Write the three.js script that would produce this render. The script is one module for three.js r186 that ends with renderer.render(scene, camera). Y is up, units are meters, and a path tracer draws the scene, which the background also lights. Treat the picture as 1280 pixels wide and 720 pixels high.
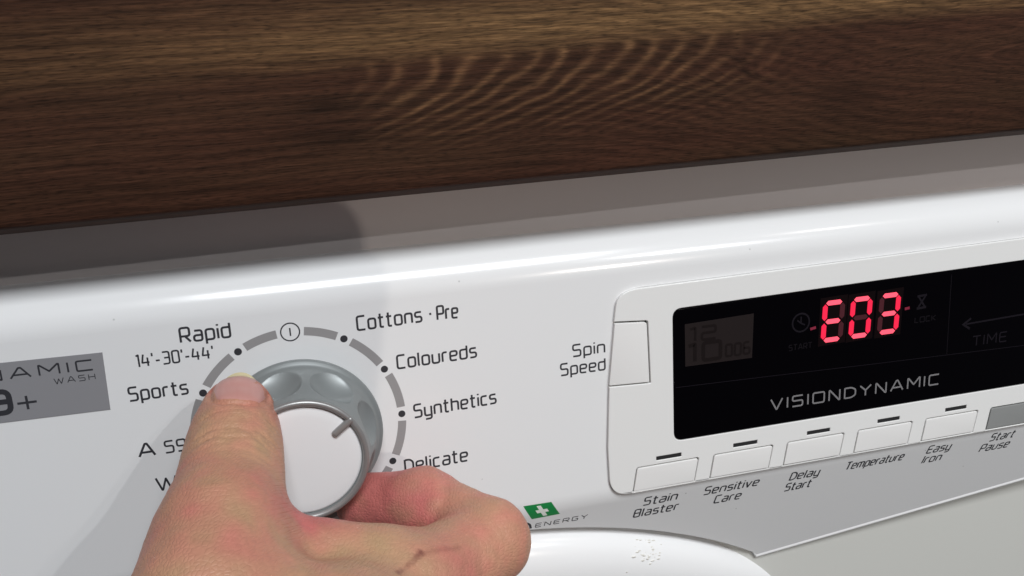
import * as THREE from 'three';
import { mergeGeometries, toCreasedNormals } from 'three/addons/utils/BufferGeometryUtils.js';
import { RoundedBoxGeometry } from 'three/addons/geometries/RoundedBoxGeometry.js';
import { RectAreaLightUniformsLib } from 'three/addons/lights/RectAreaLightUniformsLib.js';
import { ImprovedNoise } from 'three/addons/math/ImprovedNoise.js';

// ------------------------------------------------------------------ frame, camera, light
// Lengths below are in panel units of 0.85 mm, measured from the dial's axis on the control panel:
// x along the panel, y up its face, z out of it. The panel leans back by LEAN in the world.
const U = 0.00085, LEAN = -10 * Math.PI / 180;
const TILT = new THREE.Quaternion().setFromAxisAngle(new THREE.Vector3(1, 0, 0), LEAN);
const toWorld = (x, y, z) => new THREE.Vector3(x, y, z).multiplyScalar(U).applyQuaternion(TILT);
const upright = (d) => d * Math.tan(-LEAN);                      // how far a true vertical comes forward in d panel units of height

const scene = new THREE.Scene();
scene.background = new THREE.Color().setRGB(0.09, 0.093, 0.10);   // dim room all round
const camera = new THREE.PerspectiveCamera(36.25, 16 / 9, 0.01, 20);
camera.position.copy(toWorld(3.98, 105.48, 261.05));
camera.quaternion.setFromEuler(new THREE.Euler(-0.25023, -0.2439, -0.052, 'YXZ')).premultiply(TILT);
scene.add(camera);

const renderer = new THREE.WebGLRenderer({ antialias: true });
renderer.toneMapping = THREE.LinearToneMapping;
renderer.toneMappingExposure = 1.04;
renderer.shadowMap.enabled = true;

// lamps, up in front of the machine and to the right: [position, colour, candela, size]
const PHONE = { right: 155, left: -38, top: 15, bottom: -84, back: 5, thick: 9 };   // round the lens, in the phone's own directions
const corner = new THREE.Vector3(PHONE.right, PHONE.top, PHONE.back + 2).applyEuler(new THREE.Euler(-0.25023, -0.2439, -0.052, 'YXZ')).add(new THREE.Vector3(3.98, 105.48, 261.05));
const farLamp = corner.clone().sub(new THREE.Vector3(31, 69.5, -9)).setLength(2500).add(new THREE.Vector3(31, 69.5, -9)).toArray();
const LAMPS = [
  [[900, 985, 1450], [0.96, 0.98, 1.0], 1.0, 0.5, 'white spotlight on the right, left one of a close pair'],
  [[1000, 960, 1420], [0.96, 0.98, 1.0], 0.3, 0.5, 'white spotlight on the right, right one of a close pair'],
  [farLamp, [1.0, 0.92, 0.83], 1.7, 0.5, 'warm white spotlight low down further back in the room'],
  [[1240, 1300, 1000], [1.0, 0.95, 0.90], 0.2, 0.9, 'dim ceiling spotlight far along to the right'],
];
const CEILING = { at: [260, 1470, 1330], w: 0.8, d: 0.5, colour: [0.94, 0.97, 1.0], nits: 20 };   // diffuse ceiling light
// ------------------------------------------------------------------ helpers
const taken = {};
const numbered = (n) => { const k = taken[n] = (taken[n] ?? -1) + 1; return k ? n + '_' + String(k).padStart(3, '0') : n; };
function thing(name, label, category, [x, y, z], group) {
  const o = new THREE.Group();
  o.name = numbered(name);
  o.position.copy(toWorld(x, y, z));
  o.quaternion.copy(TILT);
  o.userData = { label, category };
  if (group) o.userData.group = group;
  o.base = new THREE.Vector3(x, y, z);
  scene.add(o);
  return o;
}
function rootOf(o) { while (!o.base) o = o.parent; return o; }
function part(name, geo, mat, parent, label) {
  const g = Array.isArray(geo) ? mergeGeometries(geo.map((q) => { const r = q.index ? q.toNonIndexed() : q; for (const k of Object.keys(r.attributes)) if (!['position', 'normal', 'uv'].includes(k)) r.deleteAttribute(k); if (!r.attributes.uv) r.setAttribute('uv', new THREE.BufferAttribute(new Float32Array(r.attributes.position.count * 2), 2)); return r; })) : geo;
  const b = rootOf(parent).base;
  g.translate(-b.x, -b.y, -b.z).scale(U, U, U);
  const m = new THREE.Mesh(g, mat);
  m.name = name;
  m.castShadow = m.receiveShadow = true;
  if (label) m.userData.label = label;
  parent.add(m);
  return m;
}
let seed = 7;
const rnd = () => { seed = (seed + 0x6d2b79f5) | 0; let t = Math.imul(seed ^ (seed >>> 15), 1 | seed); t = (t + Math.imul(t ^ (t >>> 7), 61 | t)) ^ t; return ((t ^ (t >>> 14)) >>> 0) / 4294967296; };
const noise = new ImprovedNoise();
const N = (x, y, z = 0) => noise.noise(x, y, z);
const { clamp, lerp, smoothstep } = THREE.MathUtils;
const rgb = (r, g, b) => new THREE.Color().setRGB(r, g, b);
const std = (c, roughness, more = {}) => new THREE.MeshStandardMaterial({ color: rgb(...c), roughness, ...more });
function texture(w, h, fn, srgb = true) {
  const d = new Uint8Array(w * h * 4);
  for (let y = 0; y < h; y++) for (let x = 0; x < w; x++) {
    const c = fn(x, y), o = (y * w + x) * 4;
    for (let k = 0; k < 3; k++) d[o + k] = clamp(Math.round((srgb ? Math.pow(Math.max(c[k], 0), 1 / 2.2) : c[k]) * 255), 0, 255);
    d[o + 3] = 255;
  }
  const t = new THREE.DataTexture(d, w, h);
  t.colorSpace = srgb ? THREE.SRGBColorSpace : THREE.NoColorSpace;
  t.magFilter = t.minFilter = THREE.LinearFilter;
  t.wrapS = t.wrapT = THREE.RepeatWrapping;
  t.needsUpdate = true;
  return t;
}
function sheet(nu, nv, fn) {                                     // grid surface from fn(u, v) -> [x, y, z], normals from its faces
  const p = [], uv = [], idx = [];
  for (let j = 0; j <= nv; j++) for (let i = 0; i <= nu; i++) { const q = fn(i / nu, j / nv); p.push(q[0], q[1], q[2]); uv.push(q[0] / 100, q[1] / 100); }
  for (let j = 0; j < nv; j++) for (let i = 0; i < nu; i++) { const a = j * (nu + 1) + i, b = a + 1, c = a + nu + 1, d = c + 1; idx.push(a, c, b, b, c, d); }
  const g = new THREE.BufferGeometry();
  g.setAttribute('position', new THREE.Float32BufferAttribute(p, 3));
  g.setAttribute('uv', new THREE.Float32BufferAttribute(uv, 2));
  g.setIndex(idx);
  g.computeVertexNormals();
  return g;
}
function roundShape(pts, radii, Kind = THREE.Shape) {             // polygon with rounded corners
  const s = new Kind(), n = pts.length;
  for (let i = 0; i < n; i++) {
    const [px, py] = pts[(i + n - 1) % n], [x, y] = pts[i], [qx, qy] = pts[(i + 1) % n], r = Array.isArray(radii) ? radii[i] : radii;
    const la = Math.hypot(px - x, py - y), lb = Math.hypot(qx - x, qy - y), ra = Math.min(r, la / 2), rb = Math.min(r, lb / 2);
    const ax = x + (px - x) / la * ra, ay = y + (py - y) / la * ra, bx = x + (qx - x) / lb * rb, by = y + (qy - y) / lb * rb;
    if (i) s.lineTo(ax, ay); else s.moveTo(ax, ay);
    if (r > 0) for (let k = 1; k <= 8; k++) { const t = k / 8, u = 1 - t; s.lineTo(u * u * ax + 2 * u * t * x + t * t * bx, u * u * ay + 2 * u * t * y + t * t * by); }
  }
  s.closePath();
  return s;
}
const grow = (pts, d) => {                                       // polygon moved outwards by d (counter-clockwise points)
  const n = pts.length;
  return pts.map((p, i) => {
    const a = pts[(i + n - 1) % n], b = pts[(i + 1) % n];
    const e1 = [p[0] - a[0], p[1] - a[1]], e2 = [b[0] - p[0], b[1] - p[1]], l1 = Math.hypot(...e1), l2 = Math.hypot(...e2);
    const n1 = [e1[1] / l1, -e1[0] / l1], n2 = [e2[1] / l2, -e2[0] / l2], k = d / (1 + n1[0] * n2[0] + n1[1] * n2[1]);
    return [p[0] + (n1[0] + n2[0]) * k, p[1] + (n1[1] + n2[1]) * k];
  });
};
const slab = (shape, z0, z1, bevel = 0.3, seg = 3) => toCreasedNormals(new THREE.ExtrudeGeometry(shape, { depth: z1 - z0 - bevel * (bevel ? 1 : 0), bevelEnabled: bevel > 0, bevelThickness: bevel, bevelSize: bevel, bevelOffset: -bevel, bevelSegments: seg, curveSegments: 24 }).translate(0, 0, z0), 0.3);

// the panel's section: w runs up its face; above 37.5 it rolls back, below -38 it turns in by 22 degrees
const TURN = 22 * Math.PI / 180, RB = 18, RT = 13, YT = 37.5, YB = -38;
function face(x, w, off = 0) {
  let y, z, ny, nz;
  if (w > YT) { const a = Math.min((w - YT) / RT, Math.PI / 2); ny = Math.sin(a); nz = Math.cos(a); y = YT + RT * ny; z = -RT + RT * nz; }
  else if (w > YB) { y = w; z = 0; ny = 0; nz = 1; }
  else {
    const a = Math.min((YB - w) / RB, TURN), s = Math.max(YB - w - RB * TURN, 0);
    ny = -Math.sin(a); nz = Math.cos(a);
    y = YB - RB * Math.sin(a) - s * Math.cos(TURN); z = -RB + RB * Math.cos(a) - s * Math.sin(TURN);
  }
  return [x, y + ny * off, z + nz * off];
}
const sOf = (w) => -41.4 - w;                                    // distance down the lower slope

// ------------------------------------------------------------------ materials
const speck = texture(512, 512, (() => {
  const dots = []; for (let i = 0; i < 5; i++) dots.push([rnd() * 512, rnd() * 512, 0.7 + rnd() * 1.1, 0.25 + rnd() * 0.4]);
  return (x, y) => { let v = 1; for (const [a, b, r, k] of dots) { const d = Math.hypot(x - a, y - b); if (d < r * 1.6) v *= 1 - k * (1 - smoothstep(d, r * 0.5, r * 1.6)); } return [0.80 * v, 0.80 * v, 0.795 * v]; };
})());
const matt = (c) => new THREE.MeshPhysicalMaterial({ color: rgb(...c), roughness: 0.5, specularIntensity: 0.15 });
const M = {
  white: new THREE.MeshStandardMaterial({ map: speck, roughness: 0.17 }),
  bezel: std([0.79, 0.785, 0.77], 0.2),
  button: std([0.80, 0.79, 0.775], 0.36),
  grey: std([0.26, 0.265, 0.26], 0.4),
  dark: std([0.012, 0.012, 0.013], 0.6),
  print: std([0.030, 0.030, 0.036], 0.55),
  printGrey: std([0.30, 0.29, 0.29], 0.5),
  badge: std([0.26, 0.257, 0.27], 0.42),
  badgePrint: std([0.028, 0.028, 0.034], 0.5),
  green: std([0.008, 0.23, 0.055], 0.45),
  flagWhite: std([0.72, 0.76, 0.70], 0.5),
  silver: std([0.30, 0.32, 0.32], 0.44, { metalness: 0.45 }),
  silverRim: std([0.34, 0.335, 0.33], 0.36, { metalness: 0.5 }),
  cap: std([0.84, 0.84, 0.84], 0.4),
  screen: new THREE.MeshPhysicalMaterial({ color: rgb(0.0012, 0.0009, 0.0016), roughness: 0.13, specularIntensity: 0.12 }),
  lcd: matt([0.017, 0.0125, 0.0125]),
  lcdPrint: matt([0.010, 0.007, 0.007]),
  ghost: matt([0.0105, 0.0085, 0.012]),
  ghostFaint: matt([0.007, 0.0055, 0.0075]),
  screenPrint: std([0.20, 0.195, 0.20], 0.45),
  dimSegment: std([0.005, 0.0005, 0.001], 0.9, { emissive: rgb(0.045, 0.001, 0.006), emissiveIntensity: 1 }),
  litSegment: std([0.08, 0.004, 0.012], 0.7, { emissive: rgb(0.95, 0.006, 0.055), emissiveIntensity: 1 }),
  hotSegment: std([0.08, 0.006, 0.015], 0.7, { emissive: rgb(1.35, 0.12, 0.19), emissiveIntensity: 1 }),
  ledDim: std([0.03, 0.005, 0.01], 0.5, { emissive: rgb(0.16, 0.004, 0.022), emissiveIntensity: 1 }),
  stripGrey: new THREE.MeshPhysicalMaterial({ color: rgb(0.56, 0.505, 0.485), roughness: 0.6, specularIntensity: 0.35 }),
  body: std([0.66, 0.66, 0.62], 0.35),
  door: std([0.86, 0.86, 0.86], 0.2),
  glass: new THREE.MeshPhysicalMaterial({ color: rgb(0.02, 0.022, 0.025), roughness: 0.06 }),
  chrome: std([0.6, 0.6, 0.6], 0.3, { metalness: 0.8 }),
  lens: std([0.9, 0.9, 0.9], 0.4, { emissive: rgb(1, 0.97, 0.92), emissiveIntensity: 6 }),
};

// ------------------------------------------------------------------ worktop over the machine
{
  // grain: long fibres, a pale golden streak along the upper part and a run of nested arcs hanging from it
  const W = 2048, H = 512, X0 = -190, LX = 560, LY = 100;
  const wood = texture(W, H, (i, j) => {
    const x = X0 + i / W * LX, y = j / H * LY;                  // y from the lower edge
    const warp = 1.6 * N(x / 60, y / 22, 1) + 0.5 * N(x / 17, y / 7, 5);
    const yy = y + warp - (x - 70) * 0.004;
    const streak = 40.5 + 2.2 * N(x / 90, 2.2, 8) + (x > 70 ? (x - 70) * 0.028 : (x - 70) * 0.012);
    const below = streak - yy;
    const tilt = yy + 0.10 * smoothstep(x, 60, 150) * (x - 60) * smoothstep(below, 4, 16);
    let fibre = 0.6 * N(x / 34, tilt * 0.9, 2) + 0.6 * N(x / 15, tilt * 2.1, 11) + 0.55 * N(x / 5.5, tilt * 4.0, 21);
    // arcs: level lines of x + k * below^2, strongest in the middle of the board
    const arcX = x + 0.085 * Math.max(below, 0) ** 2 + 1.8 * N(x / 14, y / 6, 31);
    const inArc = smoothstep(x, 14, 44) * (1 - smoothstep(x, 105, 170)) * smoothstep(below, -0.8, 1.2) * (1 - smoothstep(below, 11, 31)) * clamp(0.75 + 0.7 * N(x / 11, y / 5, 91), 0.15, 1.2);
    const sp = 0.5 + 0.5 * Math.sin(arcX / 9.0 * Math.PI * 2 + 1.9 * N(x / 16, y / 9, 41));
    const arc = Math.pow(sp, 2.2);
    const slope = Math.sin((yy + x * 0.16 * smoothstep(x, 60, 190)) * 1.9 + 3 * N(x / 40, yy / 9, 51));
    let gold = Math.exp(-((below + 5.5) ** 2) / (below > -5.5 ? 30 : 90)) * (below < 0 ? 1 : Math.exp(-below * 0.55)) * (0.22 + 0.78 * smoothstep(x, -60, 70)) * (1 - 0.35 * smoothstep(x, 140, 300));
    gold = clamp(gold * (0.85 + 0.5 * fibre), 0, 1.2);
    const blotch = 0.5 + 0.5 * N(x / 55, yy / 14, 61);
    let v = 0.78 + 0.42 * fibre + 0.12 * slope + 0.3 * (blotch - 0.5);
    v += inArc * (arc * 0.8 - 0.25) * clamp(0.9 + 0.8 * fibre, 0.3, 1.5);
    const knot = (kx, ky, rx, ry) => Math.exp(-(((x - kx) / rx) ** 2 + ((yy - ky) / ry) ** 2));
    v *= 1 - 0.6 * knot(17, 30, 9, 2.0) - 0.35 * knot(19, 21, 14, 3.5) - 0.4 * knot(176, 21, 13, 4.5) - 0.25 * knot(120, 12, 10, 2);
    v *= 1 - 0.45 * Math.pow(clamp(0.5 + 0.9 * N(x / 4.2, yy * 7, 71), 0, 1), 5);
    v *= 1 - 0.5 * Math.pow(clamp(0.35 + 1.1 * N(x / 2.6, yy * 3.6, 77), 0, 1), 3) - 0.3 * Math.pow(clamp(0.3 + N(x / 9, yy * 1.7, 87), 0, 1), 2);
    v = clamp(v * 1.12, 0.16, 2.3);
    const red = 0.5 + 0.5 * N(x / 70, yy / 9, 81);
    const base = [lerp(0.058, 0.068, red), lerp(0.0262, 0.0235, red), lerp(0.0125, 0.013, red)];
    const tint = [0.28, 0.155, 0.064];
    return [0, 1, 2].map((k) => lerp(base[k], tint[k], clamp(gold * 0.78 + inArc * arc * 0.22, 0, 1)) * v);
  });
  const bump = texture(1024, 512, (i, j) => { const x = i / 1024 * LX, y = j / 512 * LY; const v = 0.5 + 0.3 * N(x / 15, y * 2.6, 11) + 0.25 * N(x / 5, y * 5, 21); return [v, v, v]; }, false);
  wood.wrapS = wood.wrapT = bump.wrapS = bump.wrapT = THREE.MirroredRepeatWrapping;
  const mat = new THREE.MeshPhysicalMaterial({ map: wood, bumpMap: bump, bumpScale: 0.00012, roughness: 0.6, specularIntensity: 0.22 });
  // section of the board: front face, bevelled lower arris, underside; extruded along x and turned a little off the machine's line
  const sec = [[0, 130], [0, 100], [0, 60], [0, 30], [0, 5.4], [-0.15, 4.6], [-0.7, 3.9], [-1.6, 3.3], [-7.0, 0.5], [-8.2, 0]];
  sec.push([-40, 0], [-200, 0], [-200, 130], [-0.01, 130]);
  const p = [], uv = [], idx = [], ends = [X0, X0 + LX];
  let run = 0;
  sec.forEach(([z, y], k) => {
    if (k) run += Math.hypot(z - sec[k - 1][0], y - sec[k - 1][1]);
    for (const [e, x] of ends.entries()) { p.push(x, y, z); uv.push(e, (130 - run) / LY); }
  });
  for (let k = 0; k < sec.length - 1; k++) { const a = k * 2; idx.push(a, a + 2, a + 1, a + 1, a + 2, a + 3); }
  let g = new THREE.BufferGeometry();
  g.setAttribute('position', new THREE.Float32BufferAttribute(p, 3));
  g.setAttribute('uv', new THREE.Float32BufferAttribute(uv, 2));
  g.setIndex(idx);
  g = toCreasedNormals(g, 0.6);
  const base = [70, 68.4, 12];
  const t = thing('wooden_worktop', 'thick dark brown wood-grain worktop running above the washing machine', 'worktop', base);
  // stands true upright: undo the panel's lean, then follow the board's slight yaw and slope
  const m4 = new THREE.Matrix4().makeRotationFromEuler(new THREE.Euler(-LEAN, 0.008, 0.010, 'XZY'));
  g.translate(-70, 0, 0).applyMatrix4(m4).translate(...base);
  part('board', g, mat, t);
}

// ------------------------------------------------------------------ washing machine
const machine = thing('washing_machine', 'white washing machine with dial, red digit display and row of buttons', 'washing machine', [38, -60, 0]);
const XL = -262, XR = 338;
const DOOR = { x: 38.3, s: 225, r: 214 };
function foot(x) {                                               // where the panel ends, down the lower slope
  const dx = x - DOOR.x, line = 50.8 - (Math.abs(dx) - 129) * 0.137;
  return Math.abs(dx) < 129 ? DOOR.s - Math.sqrt(218 ** 2 - dx * dx) : line;
}
// display surround: a plate let into the panel, its face a little proud. K brings in points measured on the panel's plane.
const ZB = 1.2, K = (x, y) => [x + (4 - x) * ZB / 261, y + (105.5 - y) * ZB / 261], KP = (pts) => pts.map((p) => K(...p));
const BZ = [[104.4, 31.6], [102.9, 20.9], [100.7, -1.0], [99.7, -23.1], [100.2, -41.6], [322, -41.9], [322, 34.0]];
const bezelOutline = KP(BZ), bezelRadii = [8, 0, 0, 0, 7, 2, 4];
{
  // flat part with the opening for the surround
  const open = [[0.7, 0.1], [0.7, 0], [0.7, 0], [0.7, 0], [0.7, 0], [0, 0], [0, 0.1]].map(([dx, dy], i) => [bezelOutline[i][0] + dx, bezelOutline[i][1] + dy]);
  const s = new THREE.Shape([[XL, YT], [XL, YB], [open[4][0] + 0.45, YB]].map((q) => new THREE.Vector2(...q)));
  const hole = roundShape(open, bezelRadii.map((r) => r && r + 0.2)).getPoints().filter((q) => q.y > YB);
  // hole points run anticlockwise from the upper left down; walk from lower left up, over and down the right
  const right = hole.filter((q) => q.x > 300).sort((a, b) => b.y - a.y), left = hole.filter((q) => q.x <= 300 && q.x < 250);
  left.sort((a, b) => (a.x - a.y * 3) - (b.x - b.y * 3)).reverse();
  const up = hole.filter((q) => q.x < 115).sort((a, b) => a.y - b.y || a.x - b.x);
  const pts = [[XL, YT], [XL, YB], [up[0].x, YB], ...up.map((q) => [q.x, q.y]), ...right.map((q) => [q.x, q.y]), [right.at(-1).x, YB], [XR, YB], [XR, YT]];
  const flat = new THREE.ExtrudeGeometry(new THREE.Shape(pts.map((q) => new THREE.Vector2(...q))), { depth: 2, bevelEnabled: false }).translate(0, 0, -2);
  const fuv = flat.attributes.uv; for (let i = 0; i < fuv.count; i++) fuv.setXY(i, fuv.getX(i) / 100, fuv.getY(i) / 100);
  const W1 = YT + RT * Math.PI / 2;
  const top = sheet(60, 28, (u, v) => face(lerp(XL, XR, u), lerp(W1, YT, v)));
  const back = sheet(8, 1, (u, v) => { const q = face(lerp(XL, XR, u), W1); return [q[0], q[1], q[2] - (1 - v) * 8]; });
  const low = sheet(300, 40, (u, v) => { const x = lerp(XL, XR, u); return face(x, lerp(YB, -41.4 - foot(x), v)); });
  // the lower edge: a small rounded lip turned in, and the thickness behind it
  const lip = sheet(300, 12, (u, v) => {
    const x = lerp(XL, XR, u), w = -41.4 - foot(x), a = v * Math.PI, R = 2.1, round = Math.abs(x - DOOR.x) < 129 ? 0.35 : 1;
    const q = face(x, w, 0), dn = [0, -Math.cos(TURN), -Math.sin(TURN)], nn = [0, -Math.sin(TURN), Math.cos(TURN)], r = R * round;
    const e = Math.sin(a) * r, f = -r + Math.cos(a) * r + (round === 1 ? 1.4 * Math.sin(a * 0.5) ** 0.5 * Math.cos(a * 0.5) : 0);
    return [x, q[1] + dn[1] * e + nn[1] * f, q[2] + dn[2] * e + nn[2] * f];
  });
  const wall = sheet(300, 1, (u, v) => { const x = lerp(XL, XR, u), q = face(x, -41.4 - foot(x)); const d = lerp(2.6, 22, v); return [x, q[1] + d * Math.sin(TURN), q[2] - d * Math.cos(TURN)]; });
  part('control_panel', [flat, top, back, low, lip, wall], M.white, machine);
  part('dark_backing', [new THREE.BoxGeometry(250, 78, 1.6).translate(214, -2, -24)], std([0.03, 0.10, 0.05], 0.5), machine, 'added dark green backing deep behind the buttons');  // unseen backing, added so the gaps round the buttons stay dark
}
const panel = machine.children.find((o) => o.name === 'control_panel');

{ // upright strip between the panel top and the worktop, evenly mauve grey
  const g = new RoundedBoxGeometry(600, 34, 40, 3, 1.2);
  g.translate(38, 17, -20).applyMatrix4(new THREE.Matrix4().makeRotationX(-LEAN)).translate(0, 44, -16.4 - upright(6));
  part('board', g, M.stripGrey, thing('upright_strip', 'mauve grey upright strip behind the machine, under the wooden worktop', 'board', [38, 50, -20]));
}
{ // body front below the panel, and the door
  const g = new RoundedBoxGeometry(600, 420, 30, 3, 3);
  g.translate(38, -210, -15).applyMatrix4(new THREE.Matrix4().makeRotationX(-LEAN - 0.05)).translate(0, -55, -16);
  part('body_front', g, M.body, machine);
  const prof = [[100, 2], [120, 6], [150, 12], [175, 14.2], [192, 12.6], [203, 9.0], [209, 5.6], [212.6, 1.6], [214, -3], [214.2, -9], [212, -20], [160, -20]];
  const curve = new THREE.SplineCurve(prof.map((q) => new THREE.Vector2(...q)));
  const lathe = new THREE.LatheGeometry(curve.getPoints(90), 260);
  const inPlace = (q) => q.rotateX(Math.PI / 2 - TURN + TURN).applyMatrix4(new THREE.Matrix4().makeRotationX(TURN)).translate(DOOR.x, -41.5 - DOOR.s * Math.cos(TURN), -DOOR.s * Math.sin(TURN));
  const door = part('door', inPlace(lathe), M.door, machine, 'white round door rim under the panel');
  part('door_glass', inPlace(new THREE.SphereGeometry(180, 48, 16, 0, Math.PI * 2, 0, 0.62).translate(0, -165, 0)), M.glass, door);
  // crumbs of dirt on the rim
  const bits = [];
  for (let i = 0; i < 38; i++) {
    const a = (rnd() + rnd() - 1) * 9, b = (rnd() + rnd() - 1) * 4.6, r = 0.15 + rnd() * 0.42;
    const th = Math.atan2(DOOR.s - 29 - b, 116 + a - DOOR.x), rad = Math.hypot(DOOR.s - 29 - b, 116 + a - DOOR.x);
    const k = clamp(rad, 150, 213); let h = 0; for (let q = 0; q < prof.length - 1; q++) if (k >= prof[q][0] && k <= prof[q + 1][0]) h = lerp(prof[q][1], prof[q + 1][1], (k - prof[q][0]) / (prof[q + 1][0] - prof[q][0]));
    bits.push(new THREE.IcosahedronGeometry(r, 0).scale(1 + rnd(), 0.35, 1).translate(Math.cos(th) * k, h + 0.34, -Math.sin(th) * k));
  }
  part('dirt_crumb', bits.map(inPlace), std([0.80, 0.78, 0.72], 0.9), door).userData.kind = 'stuff';
}

// ------------------------------------------------------------------ lettering: stroke glyphs laid on the surfaces
const GL = {
  R: [4.2, [[0, 0], [0, 7], [4.1, 7], [4.1, 2.9], [0.3, 2.9]], [[2.0, 2.9], [4.3, 0]]], a: [3.6, [[0.4, 5], [3.6, 5], [3.6, 0], [0, 0], [0, 2.7], [3.4, 2.7]]],
  p: [3.6, [[0, -2], [0, 5], [3.6, 5], [3.6, 0], [0.2, 0]]], i: [0, [[0, 0], [0, 5]], [[0, 6.2], [0, 7]]], d: [3.6, [[3.6, 7], [3.6, 0], [0, 0], [0, 5], [3.4, 5]]],
  S: [4, [[3.9, 7], [0, 7], [0, 3.7], [3.9, 3.7], [3.9, 0], [0, 0]]], o: [3.6, 'c', [[0, 0], [0, 5], [3.6, 5], [3.6, 0]]], r: [2.4, [[0, 0], [0, 5], [2.4, 5]]],
  t: [2.5, [[0.8, 7], [0.8, 0], [2.5, 0]], [[-0.3, 5], [2.5, 5]]], s: [3.3, [[3.3, 5], [0, 5], [0, 2.6], [3.3, 2.6], [3.3, 0], [0, 0]]], C: [4, [[4, 7], [0, 7], [0, 0], [4, 0]]],
  n: [3.6, [[0, 0], [0, 5], [3.6, 5], [3.6, 0]]], P: [4, [[0, 0], [0, 7], [4.1, 7], [4.1, 2.9], [0.3, 2.9]]], e: [3.6, [[3.4, 0], [0, 0], [0, 5], [3.6, 5], [3.6, 2.5], [0.3, 2.5]]],
  l: [0.3, [[0, 7], [0, 0.3], [0.5, 0]]], u: [3.6, [[0, 5], [0, 0], [3.6, 0], [3.6, 5]]], y: [3.6, [[0, 5], [0, 0], [3.4, 0]], [[3.6, 5], [3.6, -2], [0.3, -2]]],
  h: [3.6, [[0, 0], [0, 7]], [[0.2, 5], [3.6, 5], [3.6, 0]]], c: [3.2, [[3.2, 5], [0, 5], [0, 0], [3.2, 0]]], D: [4.2, [[0, -0.2], [0, 7.2]], [[0.2, 6.95], [2.6, 6.95], [4.3, 5.4], [4.3, 1.6], [2.6, 0.05], [0.2, 0.05]]],
  A: [5, [[0, 0], [2.2, 7], [2.8, 7], [5, 0]], [[0.8, 2.2], [4.2, 2.2]]], 5: [3.6, [[3.6, 7], [0, 7], [0, 4], [3.6, 4], [3.6, 0], [0, 0]]], 9: [3.6, [[0.2, 0], [3.6, 0], [3.6, 7], [0, 7], [0, 3.2], [3.4, 3.2]]],
  1: [1.3, [[0, 6.4], [1.3, 7], [1.3, 0]]], 4: [4, [[1.0, 7], [0, 2.2], [4, 2.2]], [[3.1, 5], [3.1, 0]]], 3: [3.6, [[0, 7], [3.6, 7], [3.6, 0], [0, 0]], [[0.8, 3.6], [3.4, 3.6]]],
  0: [3.6, 'c', [[0, 0], [0, 7], [3.6, 7], [3.6, 0]]], "'": [0, [[0, 7.3], [0, 5.4]]], '-': [2.2, [[0, 2.6], [2.2, 2.6]]], '.': [1, [[0, 3], [1, 3]]],
  B: [4, 'c', [[0, 0], [0, 7], [3.9, 7], [3.9, 0]], [[0.3, 3.6], [3.7, 3.6]]], v: [3.6, [[0, 5], [1.7, 0], [1.9, 0], [3.6, 5]]], T: [4.4, [[0, 7], [4.4, 7]], [[2.2, 6.8], [2.2, 0]]],
  m: [5.8, [[0, 0], [0, 5], [5.8, 5], [5.8, 0]], [[2.9, 4.8], [2.9, 0]]], E: [4, [[4, 7], [0, 7], [0, 0], [4, 0]], [[0.2, 3.6], [3.6, 3.6]]], I: [0, [[0, 0], [0, 7]]],
  W: [6, [[0, 7], [1.5, 0], [1.7, 0], [3, 6.2], [4.3, 0], [4.5, 0], [6, 7]]], V: [4.4, [[0, 7], [2.1, 0], [2.3, 0], [4.4, 7]]], O: [4.4, 'c', [[0, 0], [0, 7], [4.4, 7], [4.4, 0]]],
  N: [4.2, [[0, 0], [0, 7], [0.3, 7], [3.9, 0], [4.2, 0], [4.2, 7]]], Y: [4.4, [[0, 7], [2.2, 3.6], [4.4, 7]], [[2.2, 3.4], [2.2, 0]]], M: [5, [[0, 0], [0, 7], [0.3, 7], [2.5, 2.4], [4.7, 7], [5, 7], [5, 0]]],
  H: [4, [[0, 0], [0, 7]], [[4, 0], [4, 7]], [[0.2, 3.6], [3.8, 3.6]]], G: [4, [[4, 7], [0, 7], [0, 0], [4, 0], [4, 3.3], [2.4, 3.3]]], L: [3.4, [[0, 7], [0, 0], [3.4, 0]]],
  K: [4, [[0, 0], [0, 7]], [[4, 7], [0.5, 3.5], [4, 0]]], '+': [5, [[0, 3.5], [5, 3.5]], [[2.5, 3.2], [2.5, 1]], [[2.5, 3.8], [2.5, 6]]], 8: [4, 'c', [[0, 0], [0, 7], [4, 7], [4, 0]], [[0.3, 3.6], [3.7, 3.6]]],
};
GL[2] = [3.6, [[0, 7], [3.6, 7], [3.6, 3.6], [0, 3.6], [0, 0], [3.6, 0]]];
GL[6] = [3.6, [[3.4, 7], [0, 7], [0, 0], [3.6, 0], [3.6, 3.6], [0.2, 3.6]]];
function roundPath(pts, r, closed) {
  const out = [], n = pts.length;
  for (let i = 0; i < n; i++) {
    if (!closed && (i === 0 || i === n - 1)) { out.push(pts[i]); continue; }
    const a = pts[(i + n - 1) % n], p = pts[i], b = pts[(i + 1) % n], la = Math.hypot(a[0] - p[0], a[1] - p[1]), lb = Math.hypot(b[0] - p[0], b[1] - p[1]);
    const q = Math.min(r, la * 0.48, lb * 0.48), A = [p[0] + (a[0] - p[0]) / la * q, p[1] + (a[1] - p[1]) / la * q], B = [p[0] + (b[0] - p[0]) / lb * q, p[1] + (b[1] - p[1]) / lb * q];
    for (let k = 0; k <= 5; k++) { const t = k / 5, u = 1 - t; out.push([u * u * A[0] + 2 * u * t * p[0] + t * t * B[0], u * u * A[1] + 2 * u * t * p[1] + t * t * B[1]]); }
  }
  return out.filter((p, i) => !i || Math.hypot(p[0] - out[i - 1][0], p[1] - out[i - 1][1]) > 1e-4);
}
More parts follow.
